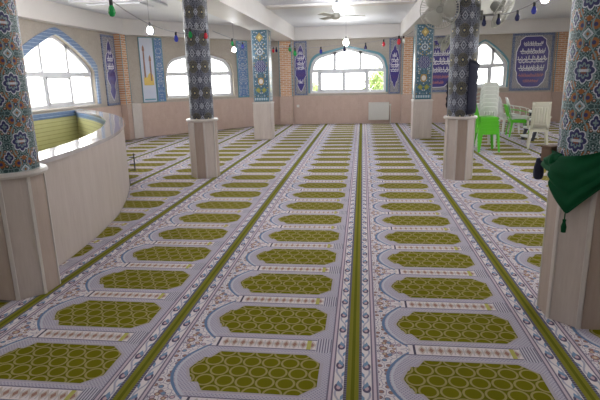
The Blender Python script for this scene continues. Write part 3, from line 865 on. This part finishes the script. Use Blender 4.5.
# ------------------------------------------------------------------ cloths
def wrap(th0, th1, n, zt, zb, r, m=10, fold=.012):
    g = []
    for i in range(n+1):
        t = i/n; th = th0+(th1-th0)*t; row = []
        for j in range(m+1):
            f = j/m; z = zt(t)+(zb(t)-zt(t))*f
            rad = r(z) + fold*(1+math.sin(9*t+5*f)*.8)*(.4+.6*math.sin(PI*min(1, f*1.2))) + .008*math.sin(23*f+6*t)
            row.append((rad*math.cos(th), rad*math.sin(th), z))
        g.append(row)
    return MB().sheet(g)
cl = empty('green_cloth', (1.515, 3.32, 0), label='dark green triangular cloth with tassel tied round the right column', cat='cloth', kind='thing')
def rcol(z): return .315 if z < .99 else .315 - min(.072, (z-.99)*.7)
LT = PI + .25
def zt(t): return 1.09 + .03*t + .16*t*t
def zb(t):
    k = .235
    return .9 - (.155)*min(1, t/k)**.8 if t < k else .745 + .54*((t-k)/(1-k))**.95
wrap(LT, LT+2.1, 40, zt, lambda t: min(zb(t), zt(t)-.02), rcol, 14).build('drape', CLOTH, cl, True, solid=.006, sub=1)
a = LT+2.1*.235; px, py = .335*math.cos(a), .335*math.sin(a)
MB().tube([(px, py, .76), (px, py, .725)], .004).build('cord', CLOTH, cl)
MB().lathe([(0, .725), (.012, .72), (.009, .705), (.017, .675), (.014, .64), (0, .635)], 10, c=(px, py, 0)).build('tassel', CLOTH, cl, True)
kx, ky = .28*math.cos(LT-.15), .28*math.sin(LT-.15)
MB().lathe([(0, -.045), (.016, -.04), (.03, -.01), (.022, .03), (0, .045)], 7, c=(kx, ky, 1.05)).build('knot', CLOTH, cl, True, sub=1)
wrap(LT-.9, LT+.05, 14, lambda t: 1.1, lambda t: 1.02-.03*t, rcol, 6, .02).build('tied_band', CLOTH, cl, True, solid=.006)
bg = empty('cloth_bag', (1.23, 3.5, .885), label='small navy cloth bag hanging beside the green cloth', cat='bag', kind='thing')
MB().lathe([(0, 0), (.03, .004), (.04, .03), (.038, .07), (.034, .1), (.024, .125), (.026, .15), (0, .152)], 7).build('sack', NAVYC, bg, True, sub=1)
MB().tube([(0, 0, .165), (.02, -.01, .2), (.06, -.03, .21)], .006).build('strap', NAVYC, bg)
bx = empty('wooden_box', (1.29, 3.47, 1.02), .5, label='small brown wooden box behind the green cloth knot', cat='box', kind='thing')
MB().box((0, 0, .045), (.1, .08, .09), bev=.006).build('body', WOODB, bx); MB().box((0, 0, .097), (.108, .088, .014), bev=.004).build('lid', WOODB, bx)
bn = empty('dark_banner', (1.54, 8.0, 0), label='dark navy cloth banner hung round the back of the right lattice column', cat='banner', kind='thing')
wrap(-1.38, 2.98, 44, lambda t: 1.8-.34*t, lambda t: 1.0 + .1*t, lambda z: .215, 8, .008).build('cloth', NAVYC, bn, True, solid=.005)
MB().tube([(.232*math.cos(-1.38+4.36*i/30), .232*math.sin(-1.38+4.36*i/30), 1.805-.34*i/30) for i in range(31)], .006).build('hanging_cord', NAVYC, bn)

hb_ = at(134.3, 162, 7.0)
hk = empty('metal_bracket', tuple(hb_), label='small black metal bracket on the far outer face of the curved parapet', cat='bracket', kind='thing')
MB().tube([(0, 0, -.13), (.0, 0, .13)], .009).build('rod', BLACK, hk)
for z in (-.12, -.03, .07): MB().tube([(0, 0, z), (-.06, -.03, z)], .007).build('stub', BLACK, hk)
# ------------------------------------------------------------------ fans
def wall_fan(loc, ax, R, arm, label):
    ax = Vector(ax).normalized(); t = empty('wall_fan', loc, label=label, cat='fan', group='wall fans on the columns', kind='thing')
    q = ax.to_track_quat('Z', 'Y').to_matrix()
    m = MB().ring((0, 0, 0), R, .007, ax, 36); 
    for k in range(44):
        th = 2*PI*k/44; c, s = math.cos(th), math.sin(th)
        m.tube([q @ Vector((.05*c, .05*s, .07)), q @ Vector((R*.6*c, R*.6*s, .06)), q @ Vector((R*c, R*s, 0)), q @ Vector((R*.6*c, R*.6*s, -.05)), q @ Vector((.06*c, .06*s, -.06))], .003, 4, False)
    for rr_, z in ((R*.35, .068), (R*.7, .052)): m.ring(q @ Vector((0, 0, z)), rr_, .002, ax, 28, 4)
    m.build('cage', METAL, t)
    MB().lathe([(0, .075), (.045, .073), (.05, .06), (.045, .055)], 20, M=q).build('hub_badge', DARKM, t, True)
    for k in range(3):
        g = []
        for i in range(7):
            r = .03 + (R*.86-.03)*i/6; row = []
            for j in range(5):
                w = (-.5 + j/4)*(.8 + .5*math.sin(PI*i/6)); th = 2*PI*k/3 + w*1.3
                row.append(q @ Vector((r*math.cos(th), r*math.sin(th), .02*w*2)))
            g.append(row)
        MB().sheet(g).build('blade', METAL, t, True, solid=.003)
    MB().lathe([(0, -.2), (.05, -.19), (.07, -.15), (.075, -.09), (.06, -.05), (0, -.04)], 20, M=q).build('motor_housing', DARKM, t, True)
    b = q @ Vector((0, 0, -.16)); arm = Vector(arm) - Vector(loc)
    MB().tube([b, b + Vector((0, 0, -.12)), arm + Vector((0, 0, 0))], [.016, .018, .016]).build('bracket_arm', DARKM, t, True)
    MB().box(arm, (.05, .08, .14), Matrix.Rotation(math.atan2(arm.y, arm.x), 3, 'Z'), bev=.01).build('wall_plate', DARKM, t)
    return t
wall_fan((1.12, 7.72, 2.5), (-.15, -1, -.25), .27, (1.37, 7.93, 2.32), 'grey wall fan facing forward on the right lattice column')
wall_fan((2.04, 7.9, 2.47), (.75, -.45, -.5), .26, (1.75, 7.97, 2.42), 'grey wall fan seen edge-on right of the lattice column')
wall_fan((2.05, 13.1, 2.34), (.85, -.5, -.4), .22, (1.79, 13.25, 2.3), 'small distant wall fan on side of right square column')
cf = empty('ceiling_fan', (-.5, 10.5, 0), label='white ceiling fan hanging over the middle of the hall', cat='fan', kind='thing')
MB().tube([(0, 0, 2.82), (0, 0, ZT-.02)], .011).build('down_rod', WHITEP, cf)
MB().lathe([(0, ZT), (.06, ZT), (.05, ZT-.06), (.012, ZT-.08), (0, ZT-.08)], 20).build('ceiling_cup', WHITEP, cf, True)
MB().lathe([(0, 2.7), (.06, 2.71), (.09, 2.74), (.09, 2.79), (.05, 2.83), (0, 2.835)], 24).build('motor', METAL, cf, True)
for th in (.05, 2*PI/3+.05, 4*PI/3+.05):
    q = Matrix.Rotation(th, 3, 'Z')
    MB().sheet([[q @ Vector((r, w*(.055+.02*r), 2.765+.015*w)) for w in (-1, 0, 1)] for r in (.12, .25, .4, .5, .58)]).build('blade', METAL, cf, True, solid=.005)
    MB().box(q @ Vector((.1, 0, 2.76)), (.1, .04, .012), q).build('blade_iron', DARKM, cf)

# ------------------------------------------------------------------ hanging lamps
def pendant(p, label, r=.05):
    t = empty('pendant_lamp', p, label=label, cat='lamp', group='lit white bulbs under the ceiling', kind='thing')
    MB().lathe([(0, -r), (r*.6, -r*.8), (r, -r*.1), (r*.85, r*.6), (r*.45, r*1.3), (0, r*1.35)], 20).build('bulb', LAMP, t, True)
    MB().lathe([(.02, r*1.3), (.022, r*1.3+.06), (.01, r*1.3+.075), (0, r*1.3+.075)], 14).build('lamp_holder', BLACK, t, True)
    MB().tube([(0, 0, r*1.3+.07), (0, 0, ZT-p[2])], .004, 6).build('cord', WIRE, t)
    return t
pendant(tuple(at(150, 31, 9)), 'lit white bulb hanging left of the left lattice column', .055)
pendant(tuple(at(234, 50, 13)), 'lit white bulb hanging between left lattice column and square column', .05)
pendant(tuple(at(346, 43, 15.5)), 'lit white bulb hanging before the peak of the back window', .085)
pendant(tuple(at(337, 8, 11.4)), 'lit white bulb close to the ceiling above the ceiling fan', .075)
pendant(tuple(at(545, -1, 8)), 'lit white bulb high up near the right column', .06)

# ------------------------------------------------------------------ coloured light strings
def garland(label, pts, bulbs, sag=.06):
    """bulbs: (fraction along, colour, size)"""
    p0 = Vector(pts[0]); t = empty('light_string', p0, label=label, cat='string lights', group='strings of coloured bulbs', kind='thing')
    P_ = []
    segs = list(zip(pts, pts[1:]))
    for a, b in segs:
        a, b = Vector(a), Vector(b)
        for i in range(12):
            f = i/12; q = a.lerp(b, f); q.z -= sag*4*f*(1-f); P_.append(q - p0)
    P_.append(Vector(pts[-1]) - p0)
    MB().tube(P_, .006, 6).build('cord', WIRE, t, True)
    for (f, colr, s) in bulbs:
        k = f*(len(P_)-1); i = min(int(k), len(P_)-2); q = P_[i].lerp(P_[i+1], k-i)
        bu = MB().lathe([(0, -.15*s), (.02*s, -.145*s), (.035*s, -.115*s), (.032*s, -.085*s), (.018*s, -.05*s), (0, -.05*s)], 14).build('bulb', BULB[colr], t, True, loc=q)
        MB().lathe([(.014*s, -.06*s), (.017*s, -.05*s), (.017*s, .005), (0, .01)], 12).build('lamp_holder', BLACK, bu, True)
cL = lambda z, a=0: (-2.62+.2*math.cos(a), 8.1+.2*math.sin(a), z)
A0 = at(100, -8, 5.2); A1 = at(186, 34, 8.0)
garland('string of coloured bulbs running from upper left to the left lattice column', [A0, at(147, 23, 6.8), A1], [(.09, 'green', 1.15), (.85, 'blue', .95)], .02)
ring_pts = [at(186, 34, 7.97)] + [Vector((-2.6+.21*math.cos(a), 8.1+.21*math.sin(a), 2.37+.02*math.sin(a*2))) for a in (-2.4, -1.9, -1.4, -.9, -.4)]
garland('short string of coloured bulbs wrapped round the left lattice column', ring_pts, [(.46, 'green', .95), (.96, 'red', .9)], 0)
B0 = at(213, 31, 8.0); B1 = at(259, 46, 13.13); B2 = at(291, 44, 17.3)
garland('string of coloured bulbs from left lattice column past the left square column', [B0, B1, at(275, 47, 15.), B2], [(.1, 'green', .9), (.174, 'blue', .9), (.417, 'red', 1.25), (.625, 'red', 1.0), (.69, 'navy', 1.0), (.97, 'green', 1.5)], .03)
garland('string of coloured bulbs crossing in front of the back window', [at(270, 46, 13.1), at(330, 46, 13.1), at(399, 36, 13.1), at(413, 31, 13.1)], [(.139, 'green', 1.3), (.283, 'blue', 1.1), (.405, 'navy', 1.1), (.507, 'navy', 1.1), (.594, 'red', 1.1), (.667, 'red', 1.4), (.78, 'pale', 1.1)], .05)
garland('string of dark bulbs between right lattice column and right near column', [at(474, 15, 8.0), at(500, 14, 7.6), at(521, 9, 7.2), at(560, -14, 6)], [(.14, 'navy', .95), (.32, 'navy', .95), (.62, 'navy', .9), (.8, 'blue', .9)], .02)

# ------------------------------------------------------------------ outside
struct(MB().box((0, 10, -.9), (160, 160, .4)).build('terrain', GRASS))
def tree(x, y, h, r, seed, label):
    rn = random.Random(seed); t = empty('garden_tree', (x, y, -.7), label=label, cat='tree', group='trees outside the windows', kind='thing')
    m = MB().tube([(0, 0, 0), (.05, 0, h*.3), (-.05, .05, h*.6)], [.14, .11, .07], 10)
    for k in range(5):
        a = rn.uniform(0, 2*PI); m.tube([(0, 0, h*(.35+.05*k)), (r*.6*math.cos(a), r*.6*math.sin(a), h*(.6+.07*k))], [.05, .02], 6)
    m.build('trunk', BARK, t, True)
    m = MB()
    for k in range(1500):
        a, b = rn.uniform(0, 2*PI), math.acos(rn.uniform(-1, 1)); q = r*rn.random()**.4*(1+.25*math.sin(5*a)*math.sin(3*b))
        p = Vector((q*math.sin(b)*math.cos(a), q*math.sin(b)*math.sin(a), h*.62 + q*.85*math.cos(b))); s_ = rn.uniform(.08, .16)
        d1 = Vector((rn.uniform(-1, 1), rn.uniform(-1, 1), rn.uniform(-1, 1))).normalized(); d2 = d1.orthogonal().normalized()
        m.b.faces.new([m.b.verts.new(p + v) for v in (d1*s_, d2*s_*.5, -d1*s_, -d2*s_*.5)])
    m.build('foliage', LEAF, t)
tree(1.25, 25.5, 2.9, 1.05, 1, 'sunlit green tree outside the right pane of the back window')
tree(-2.9, 25.5, 2.7, .7, 2, 'pale tree outside the left pane of the back window')

# ------------------------------------------------------------------ light
w = bpy.data.worlds.new('sky'); sc.world = w; w.use_nodes = True; NT = w.node_tree
bgn = NT.nodes['Background']; bgn.inputs[0].default_value = (1, .985, .975, 1); bgn.inputs[1].default_value = 4.2
sc.view_settings.view_transform = 'Standard'; sc.view_settings.look = 'None'; sc.view_settings.gamma = 1; sc.view_settings.exposure = 1.5
# unseen fill lights without fittings, added above the view to brighten the hall
for lx in (-4.7, -.5, 4.6):
    for ly in (-2.2, 2.2, 5.6, 9.0):
        ld = bpy.data.lights.new('fill_light', 'POINT'); ld.energy = 7 if ly < 4 else 17; ld.shadow_soft_size = .07; ld.color = (1, .97, .95)
        lo = bpy.data.objects.new('fill_light', ld); C.objects.link(lo); lo.location = (lx, ly, 2.85)
sc.view_settings.use_curve_mapping = False
sc.cycles.max_bounces = 10; sc.cycles.diffuse_bounces = 7; sc.cycles.transparent_max_bounces = 12; sc.cycles.sample_clamp_indirect = 8
sc.cycles.use_denoising = True
